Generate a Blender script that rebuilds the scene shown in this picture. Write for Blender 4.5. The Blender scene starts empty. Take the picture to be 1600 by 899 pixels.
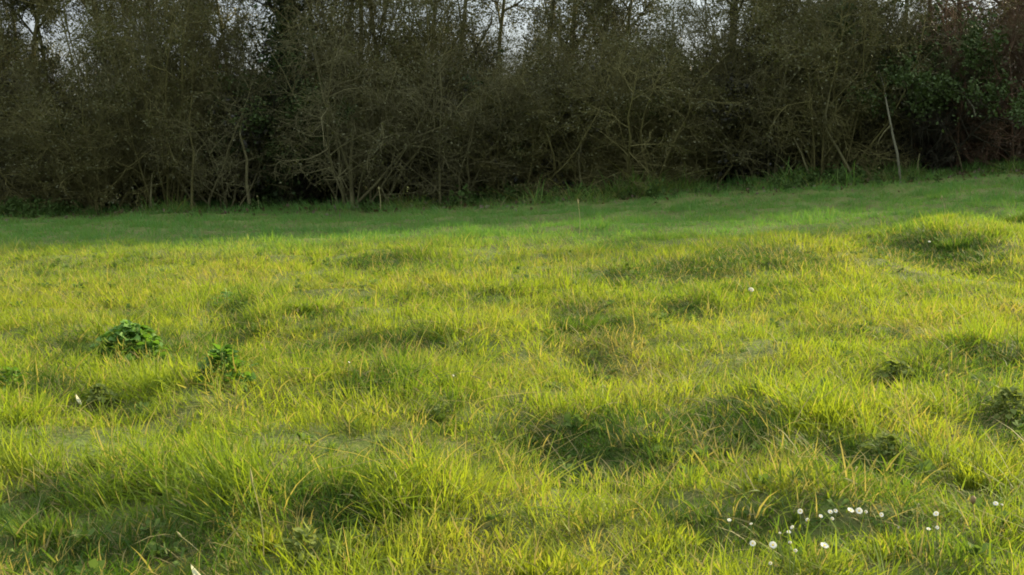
import bpy, math
import numpy as np
from mathutils import Vector

R = math.radians
sc = bpy.context.scene
COL = sc.collection

# ------------------------------------------------------------------ camera
CAM_H = 0.90
FPX = 2000.0                      # focal length in photograph pixels (1600 wide)
HORIZON = 210.0                   # photograph row of the horizon
PITCH = math.atan((449.5 - HORIZON) / FPX)
cd = bpy.data.cameras.new('camera')
cam = bpy.data.objects.new('camera', cd)
COL.objects.link(cam)
cam.location = (0, 0, CAM_H)
cam.rotation_euler = (R(90) - PITCH, 0, 0)
cd.sensor_width = 36
cd.lens = 36 * FPX / 1600
cd.clip_start = 0.05
cd.clip_end = 2000
sc.camera = cam

# ------------------------------------------------------------------ sun and sky
SUN_AZ = 53.0                     # degrees from straight ahead towards the right
SUN_EL = 22.0
sd = bpy.data.lights.new('sun', 'SUN')
sd.energy = 4.6
sd.angle = R(1.8)
sd.color = (1.0, 0.86, 0.54)
sun = bpy.data.objects.new('sun', sd)
COL.objects.link(sun)
to_sun = Vector((math.sin(R(SUN_AZ)) * math.cos(R(SUN_EL)), math.cos(R(SUN_AZ)) * math.cos(R(SUN_EL)), math.sin(R(SUN_EL))))
sun.rotation_euler = (-to_sun).to_track_quat('-Z', 'Y').to_euler()
sun.location = to_sun * 60

world = bpy.data.worlds.new('World')
sc.world = world
world.use_nodes = True
nt = world.node_tree
nt.nodes.clear()
wo = nt.nodes.new('ShaderNodeOutputWorld')
bg = nt.nodes.new('ShaderNodeBackground')
sky = nt.nodes.new('ShaderNodeTexSky')
sky.sky_type = 'NISHITA'
sky.sun_disc = False
sky.sun_elevation = R(SUN_EL)
sky.sun_rotation = R(SUN_AZ)
tc = nt.nodes.new('ShaderNodeTexCoord')
ns = nt.nodes.new('ShaderNodeTexNoise')
ns.inputs['Scale'].default_value = 3.0
ns.inputs['Detail'].default_value = 5
cr = nt.nodes.new('ShaderNodeValToRGB')
cr.color_ramp.elements[0].position = 0.3
cr.color_ramp.elements[0].color = (0.70, 0.70, 0.70, 1)
cr.color_ramp.elements[1].position = 0.7
cr.color_ramp.elements[1].color = (0.95, 0.95, 0.95, 1)
mx = nt.nodes.new('ShaderNodeMix')
mx.data_type = 'RGBA'
# grey cloud sheet: overhead raised far above the horizon to brighten the shaded strip and hedge
sp = nt.nodes.new('ShaderNodeSeparateXYZ')
zr = nt.nodes.new('ShaderNodeMapRange')
zr.inputs[1].default_value, zr.inputs[2].default_value = 0.0, 1.0
cl_ = nt.nodes.new('ShaderNodeMix'); cl_.data_type = 'RGBA'
cl_.inputs[6].default_value = (1.25, 1.32, 1.42, 1)
cl_.inputs[7].default_value = (8.4, 9.3, 10.2, 1)
nt.links.new(tc.outputs['Generated'], sp.inputs[0])
nt.links.new(sp.outputs['Z'], zr.inputs[0])
nt.links.new(zr.outputs[0], cl_.inputs[0])
nt.links.new(cl_.outputs[2], mx.inputs[7])
nt.links.new(tc.outputs['Generated'], ns.inputs['Vector'])
nt.links.new(ns.outputs['Fac'], cr.inputs['Fac'])
nt.links.new(cr.outputs['Color'], mx.inputs[0])
nt.links.new(sky.outputs['Color'], mx.inputs[6])
nt.links.new(mx.outputs[2], bg.inputs['Color'])
bg.inputs['Strength'].default_value = 0.10
nt.links.new(bg.outputs[0], wo.inputs['Surface'])

sc.view_settings.view_transform = 'Standard'
sc.view_settings.look = 'None'
sc.view_settings.gamma = 1.0
sc.view_settings.exposure = 1.58
sc.render.engine = 'CYCLES'
sc.cycles.max_bounces = 6
sc.cycles.diffuse_bounces = 3
sc.cycles.transmission_bounces = 4
sc.cycles.glossy_bounces = 2
sc.cycles.transparent_max_bounces = 4
sc.cycles.filter_width = 1.8

# ------------------------------------------------------------------ helpers
class Noise2:
    def __init__(s, seed, n=64):
        s.n = n
        s.g = np.random.default_rng(seed).uniform(-1, 1, (n, n))
    def __call__(s, x, y, scale):
        x = np.asarray(x, float) / scale; y = np.asarray(y, float) / scale
        xi = np.floor(x).astype(int); yi = np.floor(y).astype(int)
        fx = x - xi; fy = y - yi
        fx = fx * fx * (3 - 2 * fx); fy = fy * fy * (3 - 2 * fy)
        n = s.n; g = s.g
        a = g[xi % n, yi % n]; b = g[(xi + 1) % n, yi % n]
        c = g[xi % n, (yi + 1) % n]; d = g[(xi + 1) % n, (yi + 1) % n]
        return (a * (1 - fx) + b * fx) * (1 - fy) + (c * (1 - fx) + d * fx) * fy

N1, N2, N3, N4, N5 = (Noise2(k) for k in (11, 22, 33, 44, 55))

def sstep(t):
    t = np.clip(t, 0, 1)
    return t * t * (3 - 2 * t)

SX = [-40, -7, -3.4, 0.0, 2.1, 4.25, 6.8, 14, 60]
SZ = [-0.6, -0.18, -0.06, -0.02, 0.12, 0.30, 0.46, 0.72, 1.4]

def base_height(x, y):
    x = np.asarray(x, float); y = np.asarray(y, float)
    z = np.interp(x, SX, SZ) * sstep((y - 3.5) / 13.5)
    z = z + 0.018 * N1(x, y, 0.9) + 0.032 * N2(x, y, 2.3)
    z = z + 0.024 * N3(x, y, 0.35) + 0.022 * N4(x, y, 0.6)
    z = z + 0.045 * np.exp(-(((x - 3.9) / 1.6) ** 2 + ((y - 9.7) / 0.75) ** 2))
    z = z + 0.06 * np.exp(-(((x - 1.5) / 1.0) ** 2 + ((y - 8.1) / 0.5) ** 2))
    return z

def ray(px, py):
    d = np.array([(px - 800) / FPX, 1.0, -(py - 449.5) / FPX])
    c, s = math.cos(-PITCH), math.sin(-PITCH)
    return np.array([d[0], d[1] * c - d[2] * s, d[1] * s + d[2] * c])

def ground_at(px, py, lift=0.0, hf=base_height):
    d = ray(px, py)
    t = 1.4
    while t < 40:
        x, y, z = d[0] * t, d[1] * t, CAM_H + d[2] * t
        if z < float(hf(x, y)) + lift:
            break
        t += 0.01
    return np.array([d[0] * t, d[1] * t, float(hf(d[0] * t, d[1] * t))])

def at_depth(px, py, Y):
    d = ray(px, py)
    t = Y / d[1]
    return np.array([d[0] * t, Y, CAM_H + d[2] * t])

# meadow patches (shade painted into the grass, and dry grass), given by where they lie: px, py, half width px, half height px, amount
DARK = [(930, 700, 95, 44, 1.0), (1145, 650, 110, 40, 1.0), (600, 532, 155, 22, 1.0), (140, 840, 235, 62, 1.0),
        (540, 800, 115, 46, 1.0), (60, 762, 90, 22, .7), (915, 505, 80, 34, 1.0), (925, 560, 42, 22, .9), (1070, 411, 90, 16, 1.0), (1190, 397, 95, 18, 1.0),
        (1450, 388, 90, 18, 1.0), (1430, 345, 45, 9, .6), (1575, 335, 35, 10, .9), (1050, 482, 60, 12, .9),
        (958, 438, 36, 10, .85), (600, 403, 50, 9, .8), (500, 381, 36, 6, .6), (355, 470, 30, 12, .9), (850, 665, 42, 18, .8),
        (1540, 548, 80, 20, .85), (1170, 798, 130, 26, .8), (1370, 700, 75, 24, .7), (560, 605, 70, 16, .6),
        (80, 535, 60, 10, .6), (1580, 640, 60, 30, .8), (1190, 445, 110, 9, .5), (1460, 455, 60, 10, .5), (360, 520, 60, 20, .7),
        (200, 545, 80, 20, .6), (1400, 590, 60, 16, .7), (480, 485, 60, 12, .5), (690, 640, 50, 14, .5), (865, 455, 30, 8, .5),
        (170, 630, 70, 18, .7), (1300, 512, 110, 9, .5), (1320, 820, 110, 24, .55), (740, 815, 40, 20, .5), (1040, 770, 50, 18, .5),
        (960, 378, 40, 6, .5), (1560, 415, 50, 10, .7), (720, 460, 60, 8, .35), (200, 480, 50, 10, .4), (1480, 880, 90, 18, .5), (30, 600, 40, 18, .7)]
DRY = [(960, 545, 70, 30, 1.0), (780, 500, 70, 30, .6), (1580, 480, 60, 30, .9), (1450, 512, 60, 16, .8), (880, 410, 60, 14, .5),
       (850, 560, 60, 24, .5), (1440, 640, 90, 30, .7), (640, 560, 120, 20, .5), (1010, 640, 60, 24, .5), (620, 700, 60, 30, .35),
       (1330, 500, 90, 14, .6), (830, 690, 50, 14, .5), (1250, 740, 90, 24, .5), (1000, 800, 50, 40, .4), (1180, 510, 90, 14, .4), (350, 430, 60, 10, .4)]

def to_world(lst):
    out = []
    for px, py, rx, ry, a in lst:
        p = ground_at(px, py, 0.05)
        d = p[1]
        drop = max(CAM_H - p[2], 0.35)
        out.append((p[0], p[1], rx * d / FPX, min(ry * d * d / (FPX * drop), 1.4), a))
    return out
SHADE_W = to_world(DARK)
DRYW = to_world(DRY)
sx, sy = math.sin(R(SUN_AZ)), math.cos(R(SUN_AZ))

def blobs(lst, x, y, ox=0.0, oy=0.0, warp=True):
    x = np.asarray(x, float); y = np.asarray(y, float)
    if warp:
        x = x + 0.10 * N4(x, y, 0.30) + .05 * N1(x, y, .11); y = y + 0.16 * N5(x, y, 0.30) + .08 * N2(x, y, .11)
    v = np.zeros_like(x)
    for cx, cy, rx, ry, a in lst:
        q = ((x - cx - ox * rx) / rx) ** 2 + ((y - cy - oy * ry) / ry) ** 2
        v = np.maximum(v, a * np.clip(1.35 - q, 0, 1) ** 0.7)
    return v

def soft(lst, x, y, ox=0.0, oy=0.0):
    v = np.zeros_like(x)
    for cx, cy, rx, ry, a in lst:
        v = v + a * np.exp(-1.1 * (((x - cx - ox * rx) / rx) ** 2 + ((y - cy - oy * ry) / ry) ** 2))
    return np.minimum(v, 1.2)

def height(x, y):
    z = base_height(x, y)
    x = np.asarray(x, float); y = np.asarray(y, float)
    return z - 0.045 * soft(SHADE_W, x, y) + 0.05 * soft(SHADE_W, x, y, 0.9, 1.0)

def tag(o, label=None, cat=None, group=None, kind=None):
    if label: o['label'] = label
    if cat: o['category'] = cat
    if group: o['group'] = group
    if kind: o['kind'] = kind
    return o

def empty(name, loc, label, cat, group=None, rz=0.0, s=1.0):
    o = bpy.data.objects.new(name, None)
    COL.objects.link(o)
    o.empty_display_size = 0.1
    o.location = loc
    o.rotation_euler = (0, 0, rz)
    o.scale = (s, s, s)
    return tag(o, label, cat, group)

def mesh_np(name, V, F, mat, attrs=None, smooth=True):
    """V (n,3), F (m,k) constant face size (or list of such arrays)"""
    me = bpy.data.meshes.new(name)
    Fs = F if isinstance(F, list) else [F]
    Fs = [f for f in Fs if len(f)]
    V = np.ascontiguousarray(V, np.float32)
    me.vertices.add(len(V)); me.vertices.foreach_set('co', V.ravel())
    li = np.concatenate([f.ravel() for f in Fs]).astype(np.int32)
    tot = np.concatenate([np.full(len(f), f.shape[1], np.int32) for f in Fs])
    st = np.concatenate([[0], np.cumsum(tot)[:-1]]).astype(np.int32)
    me.loops.add(len(li)); me.loops.foreach_set('vertex_index', li)
    me.polygons.add(len(tot)); me.polygons.foreach_set('loop_start', st)
    me.polygons.foreach_set('use_smooth', np.full(len(tot), smooth))
    if attrs:
        for k, v in attrs.items():
            a = me.attributes.new(k, 'FLOAT', 'POINT')
            a.data.foreach_set('value', np.ascontiguousarray(v, np.float32))
    me.update(calc_edges=True)
    me.materials.append(mat)
    return me

def link(name, me, parent=None, **k):
    o = bpy.data.objects.new(name, me)
    COL.objects.link(o)
    if parent is not None: o.parent = parent
    return tag(o, **k)

def unit(v):
    return v / np.maximum(np.linalg.norm(v, axis=-1, keepdims=True), 1e-9)

def tubes(P, Rr, sides=3):
    """P (N,K,3), Rr (N,K) -> verts, quads"""
    N, K, _ = P.shape
    T = np.empty_like(P)
    T[:, 1:-1] = P[:, 2:] - P[:, :-2]; T[:, 0] = P[:, 1] - P[:, 0]; T[:, -1] = P[:, -1] - P[:, -2]
    T = unit(T)
    m = unit(P[:, -1] - P[:, 0])
    ref = np.where(np.abs(m[:, 2:3]) > 0.8, np.array([[1.0, 0, 0]]), np.array([[0, 0, 1.0]]))[:, None, :]
    U = unit(np.cross(T, np.broadcast_to(ref, T.shape))); W = np.cross(T, U)
    a = np.arange(sides) * 2 * math.pi / sides
    V = P[:, :, None, :] + Rr[:, :, None, None] * (U[:, :, None, :] * np.cos(a)[None, None, :, None] + W[:, :, None, :] * np.sin(a)[None, None, :, None])
    idx = np.arange(N * K * sides).reshape(N, K, sides)
    nx = np.roll(idx, -1, axis=2)
    F = np.stack([idx[:, :-1], nx[:, :-1], nx[:, 1:], idx[:, 1:]], -1).reshape(-1, 4)
    return V.reshape(-1, 3), F

def grow(rng, S, D, L, K, wob, up):
    N = len(S)
    P = np.empty((N, K, 3)); P[:, 0] = S
    d = unit(D)
    step = (np.asarray(L) / (K - 1))[:, None]
    for k in range(1, K):
        d = unit(d + rng.normal(0, wob, (N, 3)) + np.array([0, 0, up]))
        P[:, k] = P[:, k - 1] + d * step
    return P

def offshoots(rng, P, Rr, n, t0, t1, ang, lmin, lmax, rs, K, wob, up, rend=0.45, lpar=0.0, flat=0.0):
    N, KK, _ = P.shape
    t = rng.uniform(t0, t1, (N, n)) * (KK - 1)
    i = np.minimum(t.astype(int), KK - 2); f = (t - i)[..., None]
    ar = np.arange(N)[:, None]
    S = (P[ar, i] * (1 - f) + P[ar, i + 1] * f).reshape(-1, 3)
    D = unit(P[ar, i + 1] - P[ar, i]).reshape(-1, 3)
    rr = (Rr[ar, i] * (1 - f[..., 0]) + Rr[ar, i + 1] * f[..., 0]).reshape(-1)
    perp = unit(np.cross(D, rng.normal(0, 1, D.shape)))
    if flat: perp = unit(perp * np.array([1, 1, 1 - flat]))
    a = np.radians(rng.uniform(ang[0], ang[1], len(S)))[:, None]
    D2 = D * np.cos(a) + perp * np.sin(a)
    L = rng.uniform(lmin, lmax, len(S)) * (1 - lpar * (t / (KK - 1)).reshape(-1))
    Q = grow(rng, S, D2, L, K, wob, up)
    r0 = np.minimum(rr * 0.8, rng.uniform(rs * 0.7, rs * 1.2, len(S)))
    Rq = r0[:, None] * np.linspace(1, rend, K)[None, :]
    return Q, Rq

def leaf_quads(rng, C, size, jitter=0.5):
    """kite shaped leaves (bent along the midrib), 4 verts 2 tris each"""
    n = len(C)
    a = unit(rng.normal(0, 1, (n, 3)) + np.array([0, 0, -0.1])); b = unit(np.cross(a, rng.normal(0, 1, (n, 3)))); c = np.cross(a, b)
    L = (size * rng.uniform(1 - jitter, 1 + jitter, n))[:, None]
    W = L * 0.36
    V = np.stack([C, C + a * L * 0.45 + b * W + c * L * .12, C + a * L, C + a * L * 0.45 - b * W + c * L * .12], 1).reshape(-1, 3)
    i = np.arange(n) * 4
    F = np.concatenate([np.stack([i, i + 1, i + 2], 1), np.stack([i, i + 2, i + 3], 1)])
    return V, F

# ------------------------------------------------------------------ materials
def new_mat(name):
    m = bpy.data.materials.new(name)
    m.use_nodes = True
    m.node_tree.nodes.clear()
    return m, m.node_tree

class NB:
    def __init__(s, nt): s.nt = nt
    def n(s, t, **k):
        o = s.nt.nodes.new(t)
        for a, b in k.items(): setattr(o, a, b)
        return o
    def l(s, a, b): s.nt.links.new(a, b)
    def attr(s, name, typ='GEOMETRY'):
        o = s.n('ShaderNodeAttribute'); o.attribute_name = name; o.attribute_type = typ
        return o.outputs['Fac']
    def rgb(s, c):
        o = s.n('ShaderNodeRGB'); o.outputs[0].default_value = (*c, 1); return o.outputs[0]
    def mix(s, f, a, b, mode='MIX'):
        o = s.n('ShaderNodeMix', data_type='RGBA', blend_type=mode)
        if isinstance(f, (int, float)): o.inputs[0].default_value = f
        else: s.l(f, o.inputs[0])
        for v, i in ((a, 6), (b, 7)):
            if isinstance(v, tuple): o.inputs[i].default_value = (*v, 1)
            else: s.l(v, o.inputs[i])
        return o.outputs[2]
    def math(s, op, a, b=None, clamp=False):
        o = s.n('ShaderNodeMath', operation=op, use_clamp=clamp)
        for i, v in enumerate((a, b)):
            if v is None: continue
            if isinstance(v, (int, float)): o.inputs[i].default_value = v
            else: s.l(v, o.inputs[i])
        return o.outputs[0]
    def ramp(s, f, p):
        o = s.n('ShaderNodeMapRange'); s.l(f, o.inputs[0])
        o.inputs[1].default_value, o.inputs[2].default_value = p
        return o.outputs[0]
    def noise(s, scale, detail=3, coord='pos'):
        o = s.n('ShaderNodeTexNoise'); o.inputs['Scale'].default_value = scale; o.inputs['Detail'].default_value = detail
        if coord == 'pos':
            g = s.n('ShaderNodeNewGeometry'); s.l(g.outputs['Position'], o.inputs['Vector'])
        else:
            g = s.n('ShaderNodeTexCoord'); s.l(g.outputs['Object'], o.inputs['Vector'])
        return o.outputs['Fac']

def leaf_shader(b, col, trans, tfac, rough=0.55, spec=0.25):
    p = b.n('ShaderNodeBsdfPrincipled')
    b.l(col, p.inputs['Base Color']); p.inputs['Roughness'].default_value = rough
    p.inputs['Specular IOR Level'].default_value = spec
    t = b.n('ShaderNodeBsdfTranslucent'); b.l(trans, t.inputs['Color'])
    m = b.n('ShaderNodeMixShader'); m.inputs[0].default_value = tfac
    b.l(p.outputs[0], m.inputs[1]); b.l(t.outputs[0], m.inputs[2])
    o = b.n('ShaderNodeOutputMaterial'); b.l(m.outputs[0], o.inputs['Surface'])

def grass_material(name, inst=True):
    m, t = new_mat(name); b = NB(t)
    rnd = b.attr('blade_random'); along = b.attr('along'); straw = b.attr('straw')
    typ = 'INSTANCER' if inst else 'GEOMETRY'
    lush_shade = b.attr('lush_shade', typ); shade_cool = b.attr('shade_cool', typ); dry = b.attr('dry', typ); dark = b.attr('dark', typ)
    big = b.ramp(b.noise(0.8, 4), (0.35, 0.65))
    fine = b.ramp(b.noise(7.0, 2), (0.3, 0.7))
    green = b.mix(big, (0.225, 0.265, 0.018), (0.165, 0.240, 0.018))
    green = b.mix(b.math('MULTIPLY', fine, 0.40), green, (0.27, 0.30, 0.035))
    green = b.mix(b.math('MULTIPLY', rnd, 0.45), green, (0.12, 0.19, 0.020))
    green = b.mix(b.math('MULTIPLY', lush_shade, 0.85), green, (0.060, 0.120, 0.022))
    green = b.mix(b.math('MULTIPLY', dark, b.math('ADD', 0.75, b.math('MULTIPLY', rnd, 0.25))), green, (0.030, 0.075, 0.013))  # shade of the dark patches painted in as deep green
    green = b.mix(b.math('MULTIPLY', shade_cool, 0.95), green, (0.088, 0.200, 0.048))  # cool tone of the hedge's shade painted into the strip grass
    tan = b.mix(rnd, (0.33, 0.27, 0.12), (0.22, 0.18, 0.085))
    pink = b.mix(rnd, (0.33, 0.27, 0.07), (0.30, 0.21, 0.085))
    c = b.mix(b.math('MULTIPLY', b.math('MULTIPLY', dry, b.ramp(rnd, (0.2, 0.9))), 0.65, True), green, pink)
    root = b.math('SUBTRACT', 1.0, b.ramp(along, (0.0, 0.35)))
    warm = b.math('SUBTRACT', 1.0, b.math('MULTIPLY', shade_cool, 0.7))
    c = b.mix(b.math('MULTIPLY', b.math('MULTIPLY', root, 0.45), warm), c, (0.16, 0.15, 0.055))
    c = b.mix(b.math('MULTIPLY', straw, warm), c, tan)
    tr = b.mix(1.0, c, (1.34, 1.28, 0.55), 'MULTIPLY')
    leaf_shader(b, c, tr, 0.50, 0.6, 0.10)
    return m

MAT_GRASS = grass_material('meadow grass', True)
MAT_GRASS_OWN = grass_material('tussock grass', False)

def simple_leaf(name, c1, c2, tfac=0.35, scale=6.0, rough=0.5, spec=0.4, coord='pos'):
    m, t = new_mat(name); b = NB(t)
    f = b.ramp(b.noise(scale, 3, coord), (0.3, 0.7))
    c = b.mix(f, c1, c2)
    tr = b.mix(1.0, c, (1.2, 1.25, 0.6), 'MULTIPLY')
    leaf_shader(b, c, tr, tfac, rough, spec)
    return m

def bark(name, c1, c2, c3):
    m, t = new_mat(name); b = NB(t)
    f = b.ramp(b.noise(5.0, 4), (0.35, 0.65)); g = b.ramp(b.noise(38.0, 3), (0.35, 0.7))
    c = b.mix(f, c1, c2); c = b.mix(b.math('MULTIPLY', g, 0.6), c, c3)
    p = b.n('ShaderNodeBsdfPrincipled'); b.l(c, p.inputs['Base Color']); p.inputs['Roughness'].default_value = 0.9
    p.inputs['Specular IOR Level'].default_value = 0.15
    bm = b.n('ShaderNodeBump'); bm.inputs['Strength'].default_value = 0.6; bm.inputs['Distance'].default_value = 0.01
    b.l(b.noise(60.0, 4), bm.inputs['Height']); b.l(bm.outputs[0], p.inputs['Normal'])
    o = b.n('ShaderNodeOutputMaterial'); b.l(p.outputs[0], o.inputs['Surface'])
    return m

def plain(name, c, rough=0.7, tfac=0.0):
    m, t = new_mat(name); b = NB(t)
    v = b.mix(b.noise(25.0, 2), tuple(x * 0.85 for x in c), c)
    if tfac: leaf_shader(b, v, v, tfac, rough, 0.2)
    else:
        p = b.n('ShaderNodeBsdfPrincipled'); b.l(v, p.inputs['Base Color']); p.inputs['Roughness'].default_value = rough
        o = b.n('ShaderNodeOutputMaterial'); b.l(p.outputs[0], o.inputs['Surface'])
    return m

BARK = {
    'olive': bark('mossy olive bark', (0.115, 0.102, 0.034), (0.078, 0.066, 0.024), (0.155, 0.145, 0.052)),
    'grey': bark('grey bark', (0.110, 0.100, 0.040), (0.070, 0.062, 0.026), (0.15, 0.14, 0.07)),
    'red': bark('reddish bark', (0.11, 0.055, 0.03), (0.07, 0.045, 0.028), (0.13, 0.09, 0.05)),
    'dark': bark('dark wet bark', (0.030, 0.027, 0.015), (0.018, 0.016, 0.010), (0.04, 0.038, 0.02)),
    'pale': bark('pale dead wood', (0.135, 0.13, 0.08), (0.095, 0.09, 0.055), (0.18, 0.17, 0.11)),
}
LEAF = {
    'olive': simple_leaf('olive buds', (0.060, 0.064, 0.014), (0.080, 0.076, 0.018), 0.25),
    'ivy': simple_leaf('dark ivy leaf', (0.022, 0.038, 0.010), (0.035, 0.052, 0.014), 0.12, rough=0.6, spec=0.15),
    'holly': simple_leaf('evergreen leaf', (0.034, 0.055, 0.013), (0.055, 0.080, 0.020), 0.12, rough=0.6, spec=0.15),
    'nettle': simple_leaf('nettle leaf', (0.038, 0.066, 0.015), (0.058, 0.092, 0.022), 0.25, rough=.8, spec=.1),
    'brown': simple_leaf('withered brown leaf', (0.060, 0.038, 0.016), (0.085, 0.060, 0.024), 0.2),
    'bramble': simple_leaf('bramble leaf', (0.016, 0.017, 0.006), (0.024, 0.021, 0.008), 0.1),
}
MAT_DOCK = simple_leaf('dock leaf', (0.075, 0.155, 0.022), (0.125, 0.225, 0.036), 0.4, 14.0, 0.6, 0.2)
MAT_DOCK_OLIVE = simple_leaf('olive weed leaf', (0.12, 0.155, 0.036), (0.17, 0.195, 0.055), 0.4, 14.0, 0.75, 0.08)
MAT_WEED = simple_leaf('low herb leaf', (0.075, 0.12, 0.025), (0.12, 0.17, 0.045), 0.35, 10.0, 0.8, 0.05)
MAT_PETAL = plain('white petal', (0.74, 0.72, 0.62), 0.6, 0.35)
MAT_YELLOW = plain('yellow flower centre', (0.75, 0.50, 0.04), 0.8)
MAT_STEM = plain('green flower stem', (0.20, 0.25, 0.07), 0.6, 0.2)
MAT_STRAW = plain('dry straw', (0.36, 0.33, 0.14), 0.6, 0.35)
MAT_CREAM = plain('bleached leaf', (0.80, 0.76, 0.52), 0.6, 0.4)
MAT_SEED = plain('brown seed head', (0.20, 0.13, 0.05), 0.8)

def ground_mat():
    m, t = new_mat('soil and moss'); b = NB(t)
    c = b.mix(b.ramp(b.noise(3.0, 5), (0.35, 0.65)), (0.075, 0.080, 0.020), (0.085, 0.125, 0.022))
    c = b.mix(b.ramp(b.noise(28.0, 5), (0.4, 0.7)), c, (0.095, 0.095, 0.035))
    p = b.n('ShaderNodeBsdfPrincipled'); b.l(c, p.inputs['Base Color']); p.inputs['Roughness'].default_value = 0.95
    p.inputs['Specular IOR Level'].default_value = 0.1
    bm = b.n('ShaderNodeBump'); bm.inputs['Strength'].default_value = 0.8; bm.inputs['Distance'].default_value = 0.02
    b.l(b.noise(45.0, 5), bm.inputs['Height']); b.l(bm.outputs[0], p.inputs['Normal'])
    o = b.n('ShaderNodeOutputMaterial'); b.l(p.outputs[0], o.inputs['Surface'])
    return m

# ------------------------------------------------------------------ ground (one sheet to the horizon)
def axis(a, b, fine, far, n):
    return np.concatenate([-np.geomspace(abs(far), abs(a), n)[:-1] if a < 0 else [], np.arange(a, b, fine), np.geomspace(b, far, n)])
gx = np.concatenate([-np.geomspace(900, 14, 16)[:-1], np.arange(-14, -3, .12), np.arange(-3, 4, .05), np.arange(4, 22, .12), np.geomspace(22, 900, 16)])
gy = np.concatenate([-np.geomspace(900, 3, 14)[:-1], np.arange(-3, 1.5, 0.15), np.arange(1.5, 10, .05), np.arange(10, 24, .1), np.geomspace(24, 900, 16)])
GX, GY = np.meshgrid(gx, gy, indexing='ij')
GZ = height(GX.ravel(), GY.ravel())
V = np.stack([GX.ravel(), GY.ravel(), GZ], 1)
I = np.arange(len(gx) * len(gy)).reshape(len(gx), len(gy))
F = np.stack([I[:-1, :-1], I[1:, :-1], I[1:, 1:], I[:-1, 1:]], -1).reshape(-1, 4)
tag(link('ground', mesh_np('ground', V, F, ground_mat())), kind='structure')

# ------------------------------------------------------------------ grass blades
def blades_mesh(rng, n, rad, hmin, hmax, wmin, wmax, K=5, straw=0.1, bend=0.5, lean=(0, 0), lean_out=0.35, cx=None):
    """n curved tapering blades round the origin"""
    if cx is None:
        a = rng.uniform(0, 2 * math.pi, n); r = rad * np.sqrt(rng.uniform(0, 1, n))
        bx, by = r * np.cos(a), r * np.sin(a)
    else:
        bx, by = cx[:, 0], cx[:, 1]
        a = np.arctan2(by, bx); r = np.hypot(bx, by)
    az = a + rng.normal(0, 1.1, n)
    h = rng.uniform(hmin, hmax, n)
    out = lean_out * rng.uniform(0.2, 1.2, n)
    dx = np.cos(az) * out + lean[0]; dy = np.sin(az) * out + lean[1]
    bd = bend * rng.uniform(0.2, 1.3, n)
    s = np.linspace(0, 1, K)
    # position along blade: rises, bends over
    hor = (s[None] * 1.0 + bd[:, None] * s[None] ** 2.2)
    X = bx[:, None] + h[:, None] * dx[:, None] * hor
    Y = by[:, None] + h[:, None] * dy[:, None] * hor
    Z = h[:, None] * (s[None] - 0.28 * bd[:, None] * s[None] ** 3) - 0.004
    P = np.stack([X, Y, Z], -1)
    face = rng.uniform(0, math.pi, n)
    W = np.stack([np.cos(face), np.sin(face), rng.normal(0, .1, n)], 1)
    w = rng.uniform(wmin, wmax, n)
    prof = np.array([0.75, 1.0, 0.9, 0.62, 0.0]) if K == 5 else np.array([0.85, 1.0, 0.65, 0.0])
    Lf = P[:, :-1] - W[:, None] * (w[:, None] * prof[None, :-1] * .5)[..., None]
    Rt = P[:, :-1] + W[:, None] * (w[:, None] * prof[None, :-1] * .5)[..., None]
    per = (K - 1) * 2 + 1
    V = np.empty((n, per, 3)); V[:, 0:-1:2] = Lf; V[:, 1:-1:2] = Rt; V[:, -1] = P[:, -1]
    o = np.arange(n) * per
    Q = np.concatenate([np.stack([o + 2 * k, o + 2 * k + 1, o + 2 * k + 3, o + 2 * k + 2], 1) for k in range(K - 2)])
    T = np.stack([o + 2 * (K - 2), o + 2 * (K - 2) + 1, o + per - 1], 1)
    rnd = np.repeat(rng.uniform(0, 1, n), per)
    st = np.repeat((rng.uniform(0, 1, n) < straw) * rng.uniform(.6, 1, n), per)
    al = np.tile(np.append(np.repeat(s[:-1], 2), 1.0), n)
    return V.reshape(-1, 3), [Q, T], {'blade_random': rnd, 'straw': st, 'along': al}

proto_col = bpy.data.collections.new('grass tuft kinds')     # not linked to the scene: source shapes of the sward
rng = np.random.default_rng(7)
NKIND = 13
for k in range(NKIND):
    lean = (rng.uniform(-.12, .12), rng.uniform(-.12, .12))
    if k < 4:   # fine near tufts
        V, F, A = blades_mesh(rng, 16, 0.050, 0.05, 0.14, 0.0022, 0.0046, 5, 0.07, 0.55, lean, 0.42)
    elif k < 7: # longer arching
        V, F, A = blades_mesh(rng, 12, 0.045, 0.08, 0.19, 0.0026, 0.0052, 5, 0.06, 0.9, lean, 0.42)
    elif k < 9: # far tufts
        V, F, A = blades_mesh(rng, 16, 0.08, 0.05, 0.13, 0.004, 0.007, 4, 0.06, 0.5, lean, 0.38)
    elif k == 10: # broad floppy blades
        V, F, A = blades_mesh(rng, 7, 0.05, 0.07, 0.16, 0.0055, 0.0085, 5, 0.05, 1.7, lean, 0.75)
    elif k == 12: # low close carpet of short blades
        V, F, A = blades_mesh(rng, 46, 0.13, 0.018, 0.055, 0.0024, 0.0048, 4, 0.22, 1.2, lean, 0.8)
    elif k == 11: # long dead bent blades
        V, F, A = blades_mesh(rng, 9, 0.07, 0.07, 0.17, 0.0022, 0.0042, 5, 0.95, 1.6, lean, 1.0)
    else:       # low dry thatch
        V, F, A = blades_mesh(rng, 22, 0.075, 0.02, 0.07, 0.0022, 0.0040, 4, 0.75, 1.0, lean, 0.9)
    o = bpy.data.objects.new('tuft_kind_%02d' % k, mesh_np('grass tuft', V, F, MAT_GRASS, A))
    proto_col.objects.link(o)

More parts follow.
